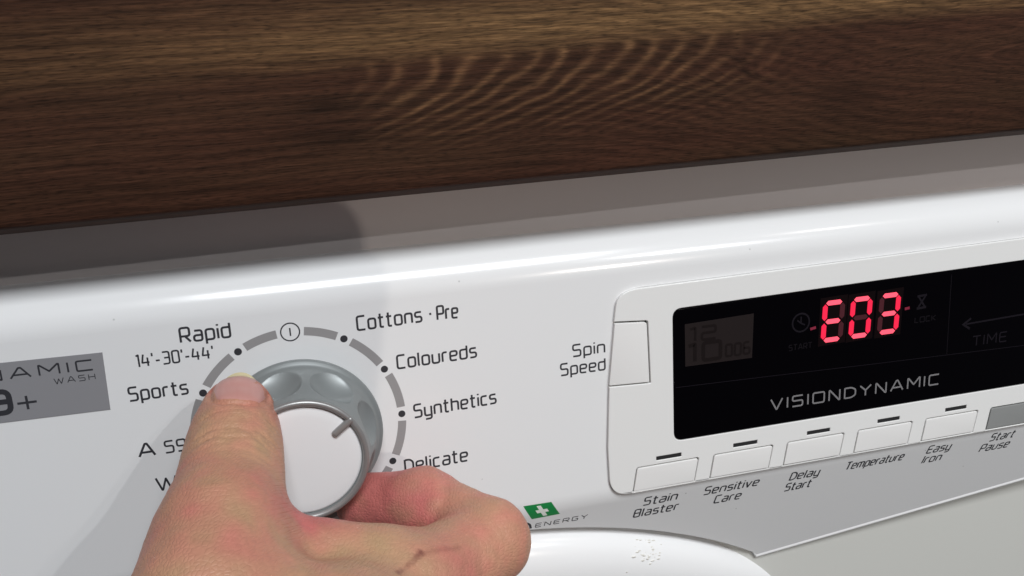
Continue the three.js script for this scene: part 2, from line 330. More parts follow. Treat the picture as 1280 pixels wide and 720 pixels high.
function ribbon(pts, half, closed, put) {                        // flat stroke of even width along pts, each point laid on a surface by put
  const n = pts.length, p = [], idx = [];
  for (let i = 0; i < n; i++) {
    const a = closed ? pts[(i + n - 1) % n] : pts[Math.max(i - 1, 0)], b = closed ? pts[(i + 1) % n] : pts[Math.min(i + 1, n - 1)], c = pts[i];
    let d1 = [c[0] - a[0], c[1] - a[1]], d2 = [b[0] - c[0], b[1] - c[1]];
    if (!closed && i === 0) d1 = d2; if (!closed && i === n - 1) d2 = d1;
    const l1 = Math.hypot(...d1), l2 = Math.hypot(...d2), n1 = [-d1[1] / l1, d1[0] / l1], n2 = [-d2[1] / l2, d2[0] / l2];
    const k = half / Math.max(1 + n1[0] * n2[0] + n1[1] * n2[1], 0.35), nx = (n1[0] + n2[0]) * k, ny = (n1[1] + n2[1]) * k;
    p.push(...put(c[0] - nx, c[1] - ny), ...put(c[0] + nx, c[1] + ny));
  }
  for (let i = 0; i < (closed ? n : n - 1); i++) { const a = 2 * i, b = 2 * ((i + 1) % n); idx.push(a, b, a + 1, a + 1, b, b + 1); }
  const g = new THREE.BufferGeometry();
  g.setAttribute('position', new THREE.Float32BufferAttribute(p, 3));
  g.setIndex(idx);
  g.computeVertexNormals();
  return g;
}
// text of cap height h fitted between x0 and x1 along a base line (w0 at x0, w1 at x1); put(x, w, lift) lays it on a surface
function write(str, x0, x1, w0, h, put, { w1 = w0, weight = 0.15, round = 1.2, gap = 1.75, lean = 0, wide = 0 } = {}) {
  let total = 0; const at = [];
  for (const ch of str) { at.push(total); total += ch === ' ' ? 3 : GL[ch][0] + gap; }
  total -= gap;
  const sx = (x1 - x0) / total, sy = h / 7, out = [];
  let lift = 0;
  [...str].forEach((ch, i) => {
    if (ch === ' ') return;
    let closed = false;
    for (const st of GL[ch].slice(1)) {
      if (st === 'c') { closed = true; continue; }
      const pts = roundPath(st.map(([a, b]) => [(at[i] + a) * sx, b * sy]), round * Math.min(sx, sy) * (/[AVWvNMYK14]/.test(ch) ? 0.25 : 1), closed);
      lift = (lift + 1) % 3;
      const l = 0.03 + 0.012 * lift;
      out.push(ribbon(pts, weight * h * 0.5, closed, (x, y) => { const u = x / (x1 - x0); return put(x0 + x + lean * y, lerp(w0, w1, u) + y, l); }));
      closed = false;
    }
  });
  return out;
}
const onPanel = (x, w, l) => face(x, w, l);
const onSlope = (x, s, l) => face(x, -41.4 - s, l);
// dial words: [text, x0, x1, base line, cap height]
for (const [t, x0, x1, w, h, o] of [
  ['Cottons', 19.9, 39.6, 29.0, 4.3, { w1: 29.4 }], ['.', 42.1, 42.75, 29.6, 4.3, { weight: 0.16 }], ['Pre', 44.6, 51.0, 29.3, 4.3], ['Coloureds', 31.0, 56.1, 15.1, 4.2, { w1: 15.6 }], ['Synthetics', 35.0, 61.6, -1.9, 4.2, { w1: -0.9 }],
  ['Delicate', 30.6, 51.0, -20.1, 4.2, { w1: -19.4 }], ['Rapid', -30.8, -17.0, 31.7, 4.3], ["14'-30'-44'", -43.6, -22.6, 25.9, 3.6, { weight: 0.14 }], ['Sports', -47.0, -31.0, 16.0, 4.0],
  ['A', -47.0, -42.6, -1.7, 3.9, { weight: 0.17 }], ["59'", -39.6, -32.8, -1.6, 3.6], ['W', -43.6, -38.0, -13.2, 4.0], ['Spin', 88.4, 99.3, 11.3, 3.9], ['Speed', 84.0, 99.3, 5.3, 3.9],
]) part('printed_word', write(t, x0, x1, w, h, onPanel, o), M.print, panel);
// button words on the lower slope: centre x, s of the base line, width
for (const [t, x, s, wd, w1] of [
  ['Stain', 119.7, 7.7, 12.6], ['Blaster', 118.9, 13.4, 17.0], ['Sensitive', 147.6, 7.9, 21.5], ['Care', 147.2, 13.7, 10.4], ['Delay', 177.6, 8.4, 12.0], ['Start', 176.3, 14.2, 10.6],
  ['Temperature', 207.4, 8.2, 25.0], ['Easy', 235.6, 7.2, 10.4], ['Iron', 234.4, 12.6, 8.2], ['Start', 264.6, 6.6, 11.0], ['Pause', 263.2, 12.0, 13.4],
]) part('printed_word', write(t, x - wd / 2, x + wd / 2, -41.4 - s, 3.9, onPanel, { weight: 0.15, lean: 0.10 }), M.print, panel);
part('printed_word', write('ENERGY', 73.6, 92.4, -41.4 - 9.1, 1.9, onPanel, { weight: 0.17, gap: 2.4, lean: 0.1 }), M.print, panel);
part('printed_word', [ribbon(roundPath([[70.0, -47.2], [71.6, -48.4], [72.0, -50.6]], 1, false), 0.42, false, (x, w) => onPanel(x, w, 0.03))], M.print, panel);
{ // green flag with a white cross
  const q = [[68.9, -39.3], [78.8, -39.5], [82.1, -45.6], [72.1, -45.8]];
  const lay = (a, b, l) => { const u = a, v = b; const x = lerp(lerp(q[0][0], q[1][0], u), lerp(q[3][0], q[2][0], u), v), w = lerp(lerp(q[0][1], q[1][1], u), lerp(q[3][1], q[2][1], u), v); return face(x, w, l); };
  const flag = part('green_flag', sheet(10, 10, (u, v) => lay(u, v, 0.03)), M.green, panel, 'green energy flag with white cross');
  part('white_cross', [sheet(6, 3, (u, v) => lay(lerp(0.30, 0.72, u), lerp(0.40, 0.62, v), 0.06)), sheet(3, 6, (u, v) => lay(lerp(0.43, 0.58, u), lerp(0.12, 0.90, v), 0.072))], M.flagWhite, flag);
}
{ // grey badge at the left edge of the picture
  const badge = part('grey_badge', slab(new THREE.Shape([[-150, 15.2], [-52.6, 14.2], [-52.1, 31.6], [-150, 33.2]].map((p) => new THREE.Vector2(...p))), -0.2, 0.16, 0.06, 1), M.badge, panel, 'grey rectangular badge with black lettering');
  const on = (x, w, l) => [x, w, 0.16 + l];
  part('printed_word', write('DYNAMIC', -96.6, -55.3, 27.3, 2.9, on, { w1: 26.9, weight: 0.17, gap: 2.2 }), M.badgePrint, badge);
  part('printed_word', write('WASH', -65.8, -55.1, 24.0, 1.6, on, { weight: 0.14, gap: 2.4 }), M.badgePrint, badge);
  part('printed_word', [...write('8', -83.2, -78.0, 17.4, 6.3, on, { weight: 0.24, round: 2.2 }), ...write('+', -76.2, -71.2, 16.8, 5.6, on, { weight: 0.12 })], M.badgePrint, badge);
}
{ // printed scale round the dial
  const R = 31, arc = (a0, a1, r0, r1, l) => sheet(26, 1, (u, v) => { const a = lerp(a0, a1, u) * Math.PI / 180, r = lerp(r1, r0, v); return [Math.sin(a) * r, Math.cos(a) * r, l]; });
  const flip = (g) => g;
  const segs = [];
  for (let k = 0; k < 12; k++) { const cut0 = k === 0 ? 7.4 : 4.3, cut1 = k === 11 ? 7.4 : 4.3; segs.push(flip(arc(k * 30 + cut0, k * 30 + 30 - cut1, R - 1.3, R + 1.3, 0.03))); }
  for (const g of segs) part('scale_arc', g, M.printGrey, panel);
  for (let k = 1; k < 12; k++) { const a = k * Math.PI / 6; part('scale_dot', new THREE.CircleGeometry(1.12, 28).translate(Math.sin(a) * R, Math.cos(a) * R, 0.04), M.print, panel); }
  const ring = roundPath([[-1, -1], [-1, 1], [1, 1], [1, -1]], 1, true).map((_, i, l) => { const a = -i / l.length * Math.PI * 2; return [Math.cos(a) * 2.75, R + Math.sin(a) * 2.75]; });
  part('power_symbol', [ribbon(ring, 0.2, true, (x, y) => [x, y, 0.03]), ribbon([[0, R - 1.25], [0, R + 1.25]], 0.22, false, (x, y) => [x, y, 0.03])], M.print, panel);
}

// ------------------------------------------------------------------ display surround with its openings
const SCREEN = KP([[124.0, 22.9], [124.3, -24.5], [259.0, -24.5], [283, -24.5], [283, 25.3], [265, 24.9]].map(([x, y]) => [x, y]));
const SPIN = KP([[103.1, 20.7], [100.7, -0.7], [115.1, -1.4], [114.4, 19.8]]);
const KEYS = [0, 1, 2, 3, 4, 5].map((k) => { const x = 110.3 + k * 29.22; return KP([[x, -32.6], [x - 1.5, -40.9], [x + 21.3, -40.9], [x + 22.9, -32.6]]); });
const SLOTS = [0, 1, 2, 3, 4].map((k) => { const x = 117.4 + k * 29.5; return KP([[x, -29.4], [x, -30.8], [x + 9.4, -30.8], [x + 9.4, -29.4]]); });
{
  const o = bezelOutline, notch = grow(SPIN, 0.55);
  const outline = [o[0], o[1], notch[3], notch[2], o[2], o[3], o[4], o[5], o[6]];
  outline[1] = [lerp(o[0][0], o[1][0], 0.985), notch[0][1]]; outline[4] = [o[2][0], notch[1][1]];
  const s = roundShape(outline, [8, 0, 0.9, 0.5, 0, 0, 7, 2, 4]);
  s.holes.push(roundShape(grow(SCREEN, 0.22), [3.4, 3.4, 0, 3, 3, 0], THREE.Path));
  for (const k of KEYS) s.holes.push(roundShape(grow(k, 0.36), [1.0, 0.15, 0.15, 1.0], THREE.Path));
  for (const k of SLOTS) s.holes.push(roundShape(k, 0.15, THREE.Path));
  const g = new THREE.ExtrudeGeometry(s, { depth: 1.5, bevelEnabled: true, bevelThickness: 0.3, bevelSize: 0.3, bevelOffset: -0.3, bevelSegments: 6, curveSegments: 20 }).translate(0, 0, ZB - 1.8);
  const bez = part('display_surround', g, M.bezel, machine, 'raised white surround of display and buttons');
  const names = ['stain', 'care', 'delay', 'temperature', 'easy iron'];
  KEYS.forEach((k, i) => part('push_button', slab(roundShape(k, [0.9, 0.2, 0.2, 0.9]), ZB - 1.6, ZB + 0.12, 0.2), i === 5 ? M.grey : M.button, machine, i === 5 ? 'grey start and pause button' : undefined));
  SLOTS.forEach((k) => part('indicator_slot', slab(roundShape(grow(k, -0.02), 0.1), -2.5, ZB - 0.25, 0), M.dark, bez));
  part('spin_button', slab(roundShape(SPIN, [0.3, 0.3, 0.5, 1.0]), ZB - 1.6, ZB + 0.1, 0.2), M.button, machine, 'tall white spin speed button');
  // display
  const scr = part('display_window', slab(roundShape(SCREEN, [3.2, 3.2, 0, 3, 3, 0]), -3, ZB - 0.10, 0.25), M.screen, machine, 'black glossy display window');
  const zs = ZB - 0.10, on = (x, y, l) => { const [a, b] = K(x, y); return [a, b, zs + l]; };
  const quad = (pts, l) => sheet(1, 1, (u, v) => { const x = lerp(lerp(pts[0][0], pts[1][0], u), lerp(pts[3][0], pts[2][0], u), v), y = lerp(lerp(pts[0][1], pts[1][1], u), lerp(pts[3][1], pts[2][1], u), v); return on(x, y, l); });
  // dark liquid-crystal patch with unlit figures
  const lcd = part('lcd_panel', quad([[128.2, 17.3], [154.0, 18.0], [153.6, 2.0], [128.4, 2.2]], 0.03), M.lcd, scr, 'dark unlit brownish display patch');
  const figs = [...write('12', 130.2, 139.6, 11.0, 4.6, (x, y, l) => on(x, y, 0.03 + l), { weight: 0.2 }), ...write('10', 129.6, 141.5, 3.6, 6.2, (x, y, l) => on(x, y, 0.03 + l), { weight: 0.22 }), ...write('006', 143.6, 152.6, 3.8, 4.2, (x, y, l) => on(x, y, 0.03 + l), { weight: 0.2 })];
  part('unlit_figure', figs, M.lcdPrint, lcd);
  // seven-segment digits
  const SEG = { a: [[0.96, 1], [0.04, 1]], g: [[0.93, 0.5], [0.07, 0.5]], d: [[0.96, 0], [0.04, 0]], f: [[0, 0.975], [0, 0.535]], e: [[0, 0.465], [0, 0.025]], b: [[1, 0.975], [1, 0.535]], c: [[1, 0.465], [1, 0.025]] };
  [['adefg', 181.4], ['abcdef', 192.6], ['abcdg', 204.3]].forEach(([lit, x0], i) => {
    const digit = part('digit', quad([[x0 - 1.5, 20.3], [x0 + 9.4, 20.6], [x0 + 9.0, 2.9], [x0 - 1.9, 2.6]], 0.02), matt([0.0045, 0.0015, 0.002]), scr);
    for (const [k, [[ax, ay], [bx, by]]] of Object.entries(SEG)) {
      const on7 = lit.includes(k), flat = 'agd'.includes(k), half = flat ? 0.85 : 0.95, lx = (u, v) => x0 + u * 6.9 + v * 0.5, ly = (v) => 4.6 + v * 13.6 + (flat ? 0 : 0);
      const A = [lx(ax, ay), ly(ay)], B = [lx(bx, by), ly(by)], d = [(B[0] - A[0]), (B[1] - A[1])], L = Math.hypot(...d), n = [-d[1] / L * half, d[0] / L * half], t = [d[0] / L * half, d[1] / L * half];
      const sh = new THREE.Shape([A, [A[0] + t[0] + n[0], A[1] + t[1] + n[1]], [B[0] - t[0] + n[0], B[1] - t[1] + n[1]], B, [B[0] - t[0] - n[0], B[1] - t[1] - n[1]], [A[0] + t[0] - n[0], A[1] + t[1] - n[1]]].map((q) => new THREE.Vector2(...K(...q))));
      part(on7 ? 'lit_segment' : 'dark_segment', new THREE.ExtrudeGeometry(sh, { depth: 0.12, bevelEnabled: false }).translate(0, 0, zs + 0.03), on7 ? (flat ? M.hotSegment : M.litSegment) : M.dimSegment, digit);
    }
  });
  // faint printing and dim lamps on the glass
  const P = (x, y, l) => on(x, y, l);
  part('printed_word', write('VISIONDYNAMIC', 161.4, 231.3, -18.7, 3.9, P, { w1: -18.9, weight: 0.15, gap: 2.0 }), M.screenPrint, scr, 'wide grey lettering across the display');
  part('printed_word', write('TIME', 245.2, 260.4, -5.8, 3.7, P, { weight: 0.13, gap: 2 }), M.ghost, scr);
  part('printed_word', write('START', 168.0, 177.0, 2.6, 2.0, P, { weight: 0.17 }), M.ghostFaint, scr);
  part('printed_word', write('LOCK', 219.2, 228.0, 6.5, 1.9, P, { weight: 0.2 }), M.ghostFaint, scr);
  const circle = (x, y, r) => Array.from({ length: 32 }, (_, i) => { const a = -i / 32 * Math.PI * 2; return [x + Math.cos(a) * r, y + Math.sin(a) * r]; });
  part('clock_symbol', [ribbon(circle(172.4, 12.4, 3.3), 0.3, true, (x, y) => P(x, y, 0.03)), ribbon([[172.4, 14.6], [172.4, 12.2], [174.0, 11.4]], 0.25, false, (x, y) => P(x, y, 0.045)), ribbon([[170.9, 13.4], [172.4, 12.2]], 0.25, false, (x, y) => P(x, y, 0.06))], M.ghost, scr);
  part('hourglass_symbol', [ribbon([[219.6, 16.4], [223.6, 16.6]], 0.4, false, (x, y) => P(x, y, 0.03)), ribbon([[220.2, 16.2], [223.0, 12.2]], 0.35, false, (x, y) => P(x, y, 0.045)), ribbon([[223.0, 16.2], [220.2, 12.2]], 0.35, false, (x, y) => P(x, y, 0.06)), ribbon([[219.6, 11.8], [223.6, 12.0]], 0.45, false, (x, y) => P(x, y, 0.03))], M.ghost, scr);
  part('arrow_symbol', [ribbon([[241.6, 3.2], [267.5, 3.9]], 0.32, false, (x, y) => P(x, y, 0.03)), ribbon([[243.6, 5.2], [240.4, 3.2], [243.4, 1.2]], 0.4, false, (x, y) => P(x, y, 0.045))], M.ghost, scr);
  part('indicator_lamp', [ribbon([[176.2, 9.5], [178.4, 9.9]], 0.5, false, (x, y) => P(x, y, 0.03))], M.ledDim, scr);
  part('indicator_lamp', [ribbon([[214.6, 12.3], [216.6, 12.5]], 0.5, false, (x, y) => P(x, y, 0.03))], M.ledDim, scr);
  part('screen_line', [ribbon([[124.8, -4.9], [160, -5.8], [200, -7.0], [240, -8.0], [282.6, -9.0]], 0.10, false, (x, y) => P(x, y, 0.03))], M.ghost, scr);
  part('screen_line', [ribbon([[233.6, 23.0], [234.1, -7.6]], 0.14, false, (x, y) => P(x, y, 0.03))], M.ghostFaint, scr);
}

// ------------------------------------------------------------------ programme dial
{
  const prof = [[20, -1.0], [20.2, 3.5], [22.6, 4.9], [23.9, 5.6], [24.25, 6.4], [24.1, 7.3], [23.5, 8.0], [22.9, 8.6], [22.2, 10], [21.4, 13], [20.4, 16.2], [19.5, 19], [18.8, 21.6], [18.5, 23.2], [18.35, 24.2], [18.0, 25.1], [17.45, 25.5], [16.9, 25.3], [16.5, 24.7], [16.3, 23.9], [15.5, 23.4]];
  const curve = new THREE.CatmullRomCurve3(prof.map(([r, h]) => new THREE.Vector3(r, h, 0)));
  const nv = 150, nu = 384, pts = curve.getSpacedPoints(nv);
  const skirt = sheet(nu, nv, (u, v) => {
    const q = pts[Math.round(v * nv)], a = u * Math.PI * 2;
    const t = clamp((q.y - 8.6) / 13.8, 0, 1), e2 = (((((a - 8 * Math.PI / 180) / (Math.PI / 4)) % 1 + 1) % 1 * 2 - 1) / 0.86) ** 2 + ((t - 0.53) / 0.44) ** 2, dish = q.x > 18.3 ? Math.max(0, 1 - e2) ** 0.8 : 0;
    const r = q.x - 3.3 * dish;
    return [Math.sin(a) * r, Math.cos(a) * r, q.y];
  });
  { const s = skirt.attributes; for (let j = 0; j <= nv; j++) { const a = j * (nu + 1), b = a + nu; for (const k of ['X', 'Y', 'Z']) { const m = (s.normal['get' + k](a) + s.normal['get' + k](b)) / 2; s.normal['set' + k](a, m); s.normal['set' + k](b, m); } } }
  const nor = skirt.attributes.normal; // face outwards
  { const i = 70 * (nu + 1), p = skirt.attributes.position; if (nor.getX(i) * p.getX(i) + nor.getY(i) * p.getY(i) < 0) { const ix = skirt.index.array; for (let k = 0; k < ix.length; k += 3) { const t = ix[k]; ix[k] = ix[k + 1]; ix[k + 1] = t; } for (let k = 0; k < nor.array.length; k++) nor.array[k] *= -1; } }
  const dial = part('program_dial', skirt, M.silver, machine, 'silver dial with scooped sides and white cap');
  const cap = new THREE.LatheGeometry([[0, 24.9], [8, 24.86], [13, 24.75], [15.4, 24.55], [16.1, 24.2], [16.3, 23.4]].map((q) => new THREE.Vector2(...q)), 96).rotateX(Math.PI / 2);
  part('dial_cap', cap, M.cap, dial, 'white flat dial cap');
  const rim = new THREE.TorusGeometry(17.35, 0.95, 20, 144).translate(0, 0, 24.75);
  part('dial_rim', rim, M.silverRim, dial);
  const a = 53 * Math.PI / 180;
  const bar = new RoundedBoxGeometry(2.1, 7.4, 1.8, 4, 0.85).translate(0, 14.6, 25.0).rotateZ(-a);
  part('dial_pointer', bar, M.silverRim, dial);
}

// ------------------------------------------------------------------ the hand, grown from a distance field
const V = (x, y, z) => new THREE.Vector3(x, y, z);
const smin = (a, b, k) => { const h = Math.max(k - Math.abs(a - b), 0) / k; return Math.min(a, b) - h * h * k * 0.25; };
function cone(a, ra, b, rb, flat) {                              // distance to a tapered capsule
  const d = b.clone().sub(a), l2 = d.lengthSq();
  return (p) => { const px = p[0] - a.x, py = p[1] - a.y, pz = p[2] - a.z; const t = clamp((px * d.x + py * d.y + pz * d.z) / l2, 0, 1); return Math.hypot(px - d.x * t, py - d.y * t, pz - d.z * t) - lerp(ra, rb, t); };
}
function surfaceNet(f, lo, hi, cell) {
  const n = [0, 1, 2].map((k) => Math.ceil((hi[k] - lo[k]) / cell) + 1), [nx, ny, nz] = n, F = new Float32Array(nx * ny * nz), B = 6;
  for (let bz = 0; bz < nz; bz += B) for (let by = 0; by < ny; by += B) for (let bx = 0; bx < nx; bx += B) {
    const c = f([lo[0] + (bx + B / 2) * cell, lo[1] + (by + B / 2) * cell, lo[2] + (bz + B / 2) * cell]), far = Math.abs(c) > B * cell * 1.35;
    for (let z = bz; z < Math.min(bz + B, nz); z++) for (let y = by; y < Math.min(by + B, ny); y++) for (let x = bx; x < Math.min(bx + B, nx); x++)
      F[(z * ny + y) * nx + x] = far ? c : f([lo[0] + x * cell, lo[1] + y * cell, lo[2] + z * cell]);
  }
  const id = new Int32Array(nx * ny * nz).fill(-1), pos = [], idx = [];
  const E = [[0, 1], [2, 3], [4, 5], [6, 7], [0, 2], [1, 3], [4, 6], [5, 7], [0, 4], [1, 5], [2, 6], [3, 7]];
  for (let z = 0; z < nz - 1; z++) for (let y = 0; y < ny - 1; y++) for (let x = 0; x < nx - 1; x++) {
    const o = (z * ny + y) * nx + x, v = [F[o], F[o + 1], F[o + nx], F[o + nx + 1], F[o + nx * ny], F[o + nx * ny + 1], F[o + nx * ny + nx], F[o + nx * ny + nx + 1]];
    let neg = 0; for (const q of v) if (q < 0) neg++;
    if (!neg || neg === 8) continue;
    let sx = 0, sy = 0, sz = 0, m = 0;
    for (const [a, b] of E) if ((v[a] < 0) !== (v[b] < 0)) { const t = v[a] / (v[a] - v[b]); sx += lerp(a & 1, b & 1, t); sy += lerp(a >> 1 & 1, b >> 1 & 1, t); sz += lerp(a >> 2, b >> 2, t); m++; }
    id[o] = pos.length / 3;
    pos.push(lo[0] + (x + sx / m) * cell, lo[1] + (y + sy / m) * cell, lo[2] + (z + sz / m) * cell);
  }
  const S = [1, nx, nx * ny];
  for (let z = 1; z < nz - 1; z++) for (let y = 1; y < ny - 1; y++) for (let x = 1; x < nx - 1; x++) {
    const o = (z * ny + y) * nx + x;
    for (let k = 0; k < 3; k++) {
      const s0 = F[o] < 0, s1 = F[o + S[k]] < 0;
      if (s0 === s1) continue;
      const u = S[(k + 1) % 3], w = S[(k + 2) % 3], a = id[o], b = id[o - u], c = id[o - u - w], d = id[o - w];
      if (a < 0 || b < 0 || c < 0 || d < 0) continue;
      if (s0) idx.push(a, b, c, a, c, d); else idx.push(a, c, b, a, d, c);
    }
  }
  return { pos, idx };
}
function grown(f, lo, hi, cell, colour, fine) {
  const { pos, idx } = surfaceNet(f, lo, hi, cell), n = pos.length / 3, nor = new Float32Array(n * 3), col = new Float32Array(n * 3), uv = new Float32Array(n * 2), e = cell * 0.6;
  for (let i = 0; i < n; i++) {
    const p = pos.slice(i * 3, i * 3 + 3);
    const g = (q) => [f([q[0] + e, q[1], q[2]]) - f([q[0] - e, q[1], q[2]]), f([q[0], q[1] + e, q[2]]) - f([q[0], q[1] - e, q[2]]), f([q[0], q[1], q[2] + e]) - f([q[0], q[1], q[2] - e])];
    for (let k = 0; k < 2; k++) { const d = f(p), w = g(p), l = Math.hypot(...w) || 1; for (let c = 0; c < 3; c++) p[c] -= w[c] / l * d * 0.8; }
    const w = g(p), l = Math.hypot(...w) || 1;
    for (let c = 0; c < 3; c++) nor[i * 3 + c] = w[c] / l;
    if (fine) { const d = fine(p); for (let c = 0; c < 3; c++) p[c] += nor[i * 3 + c] * d; }
    for (let c = 0; c < 3; c++) pos[i * 3 + c] = p[c];
    const q = colour(p);
    for (let c = 0; c < 3; c++) col[i * 3 + c] = q[c];
    uv[i * 2] = (p[0] + 0.3 * p[2]) / 22; uv[i * 2 + 1] = (p[1] - 0.5 * p[2]) / 22;
  }
  const geo = new THREE.BufferGeometry();
  geo.setAttribute('position', new THREE.Float32BufferAttribute(pos, 3));
  geo.setAttribute('color', new THREE.BufferAttribute(col, 3));
  geo.setAttribute('uv', new THREE.BufferAttribute(uv, 2));
  geo.setIndex(idx);
  if (fine) { geo.computeVertexNormals(); } else geo.setAttribute('normal', new THREE.BufferAttribute(nor, 3));
  return geo;
}
{
  const T = { tip: V(-16.2, 15.2, 20), pad: V(-17.0, 12.0, 27), ip: V(-17.7, 7.8, 35.5), mid: V(-18.9, 3.6, 47), mcp: V(-20.2, 0.2, 61), base: V(-22.2, -9, 80), wrist: V(-20.5, -36, 108) };
  const I = { pip: V(46.6, -22.4, 46), prox: V(25, -22.5, 62), mcp: V(3, -20, 86), dip: V(32.2, -18.9, 26), tip: V(16.5, -21.8, 13.5) };
  const elbow = V(110, -250, 330);
  // further fingers, curled under the dial below the index finger
  const fingers = [[V(40, -45, 50), V(6, -42, 92), V(24, -40, 25), V(13, -37, 15)], [V(30, -64, 58), V(4, -62, 96), V(14, -56, 33), V(4, -50, 21)], [V(18, -80, 66), V(2, -80, 98), V(4, -72, 46), V(-4, -66, 34)]];
  const parts = [
    [cone(T.tip, 9.9, T.pad, 11.2), 4], [cone(T.pad, 10.9, T.ip, 11.8), 4], [cone(T.ip, 11.8, T.mid, 12.1), 5], [cone(T.mid, 12.1, T.mcp, 13.8), 7], [cone(T.mcp, 13.8, T.base, 15.8), 9], [cone(T.base, 15.8, T.wrist, 23), 14],
  ];
  const front = [
    [cone(I.mcp, 14, I.prox, 12.3), 8], [cone(I.prox, 12.3, I.pip, 11.7), 6], [cone(V(-8, -8.5, 58), 10, V(14, -15.5, 60), 10.5), 9], [cone(T.base, 15, I.mcp, 15), 12], [cone(V(-4, -38, 96), 22, T.wrist, 25), 16],
    [cone(I.mcp, 14, V(-4, -40, 98), 20), 12], [cone(fingers[0][1], 13, T.wrist, 22), 14], [cone(fingers[1][1], 13, T.wrist, 22), 14], [cone(fingers[2][1], 12, T.wrist, 22), 14], [cone(T.wrist, 25, V(20, -90, 160), 27), 14], [cone(V(20, -90, 160), 27, elbow, 40), 20],
  ];
  const middle = [cone(I.pip, 11.4, I.dip, 10.4), cone(I.dip, 10.4, I.tip, 9.0)];
  const curled = fingers.map(([a, b, c, d]) => [cone(b, 12.5, a, 11), cone(a, 11, c, 9.8), cone(c, 9.8, d, 8.6)]);
  // creases across the thumb: at t along its axis, deep by the joint
  const axis = T.ip.clone().sub(T.tip), axl = axis.length(); axis.normalize();
  const nailN = V(0.1, 0.5, 0.86).normalize();
  nailN.addScaledVector(axis, -nailN.dot(axis)).normalize();
  const nailB = new THREE.Vector3().crossVectors(axis, nailN);
  const local = (p) => { const dx = p[0] - T.tip.x, dy = p[1] - T.tip.y, dz = p[2] - T.tip.z; return [dx * axis.x + dy * axis.y + dz * axis.z, dx * nailB.x + dy * nailB.y + dz * nailB.z, dx * nailN.x + dy * nailN.y + dz * nailN.z]; };
  const creases = [[10.2, 0.42, 0.6], [12.0, 0.32, 0.55], [14.0, 0.24, 0.6], [17.0, 0.55, 0.7], [18.7, 0.42, 0.55], [20.3, 0.55, 0.7], [22.6, 0.36, 0.7], [25.2, 0.22, 0.8], [28.5, 0.2, 1.0]];
  function hand(p) {
    let d = 1e9;
    for (const [f, k] of parts) d = smin(d, f(p), d > 1e8 ? 1e-3 : k);
    let e = 1e9;
    for (const [f, k] of front) e = smin(e, f(p), e > 1e8 ? 1e-3 : k);
    d = smin(d, e, 6);
    const m = smin(middle[0](p), middle[1](p), 4);
    d = smin(d, m, 2.6);
    for (const c of curled) d = smin(d, smin(smin(c[0](p), c[1](p), 3), c[2](p), 4), 2.5);
    if (d < 3 && d > -3) {
      const [a, b, c] = local(p);
      if (c > -4 && Math.abs(b) < 15) {
        const edge = smoothstep(c, -3, 4) * (1 - smoothstep(Math.abs(b), 8, 13.5));
        for (const [t, dep, w] of creases) { const u = a - t - 0.018 * b * b + 1.5 * N(b / 4, t * 0.7, 2); if (Math.abs(u) < 4) d += dep * edge * (0.7 + 0.5 * N(b / 3, t * 3, 9)) * Math.exp(-(u * u) / (w * w)); }
        // groove round the nail
        const na = (a + 1.0) / 8.6, nb = b / 7.3, r = Math.pow(Math.abs(na) ** 2.6 + Math.abs(nb) ** 2.6, 1 / 2.6);
        if (a > -3) d += 0.8 * smoothstep(c, 2, 6) * Math.exp(-(((r - 1.03) / 0.09) ** 2));
      }
      // skin fold on the bent index finger
      const qx = (p[0] - 35.0) * 0.72 - (p[1] + 10.7) * 0.69, qf = smoothstep(p[2], 20, 27) * (1 - smoothstep(p[2], 41, 46)) * (p[1] > -30 && p[0] > 20 ? 1 : 0);
      d += qf * (0.38 * Math.exp(-(((qx - 1.6) / 1.3) ** 2)) - 0.28 * Math.exp(-(((qx + 1.2) / 1.6) ** 2)));
    }
    return d;
  }
  const cut = (() => {                                             // a scab with a long fine scratch beside it
    const a = [18.8, -8.0, 77], b = [25.6, -9.2, 68.6], c = [35.6, -12.4, 63.8];
    const seg = (p, s, t) => { const d = [0, 1, 2].map((k) => t[k] - s[k]), e = [0, 1, 2].map((k) => p[k] - s[k]), q = clamp((d[0] * e[0] + d[1] * e[1] + d[2] * e[2]) / (d[0] ** 2 + d[1] ** 2 + d[2] ** 2), 0, 1); return Math.hypot(e[0] - d[0] * q, e[1] - d[1] * q, e[2] - d[2] * q); };
    return (p) => [seg(p, a, b), seg(p, b, c), Math.hypot(p[0] - b[0], p[1] - b[1], p[2] - b[2])];
  })();
  const skin = (p) => {
    const big = N(p[0] / 13 + 3, p[1] / 13, p[2] / 13), mid = N(p[0] / 4.5, p[1] / 4.5 + 7, p[2] / 4.5), small = N(p[0] / 1.3, p[1] / 1.3, p[2] / 1.3 + 5);
    const blot = N(p[0] / 7 + 11, p[1] / 7, p[2] / 7 + 2);
    let red = 0.54 + 0.32 * big + 0.24 * blot + 0.30 * mid;
    const near = (q, r) => Math.exp(-((p[0] - q.x) ** 2 + (p[1] - q.y) ** 2 + (p[2] - q.z) ** 2) / (r * r));
    red += 0.55 * near(T.tip, 13) + 0.45 * near(T.mcp, 19) + 1.0 * near(V(27, -19, 25), 18) + 0.5 * near(I.tip, 14) + 0.9 * near(V(1, -2, 58), 8) + 0.25 * near(I.pip, 16) + 0.35 * near(V(36, -12, 66), 9);  // bent finger's extra red also paints in its shade and scattered light
    red -= 0.6 * near(V(-15, 10, 42), 10) + 0.45 * near(V(8, -10, 70), 13);
    red = clamp(red, 0, 1.4);
    const v = 1 + 0.09 * mid + 0.08 * small + 0.06 * blot;
    let c = [lerp(0.53, 0.53, red) * v, lerp(0.335, 0.208, red) * v, lerp(0.188, 0.153, red) * v];
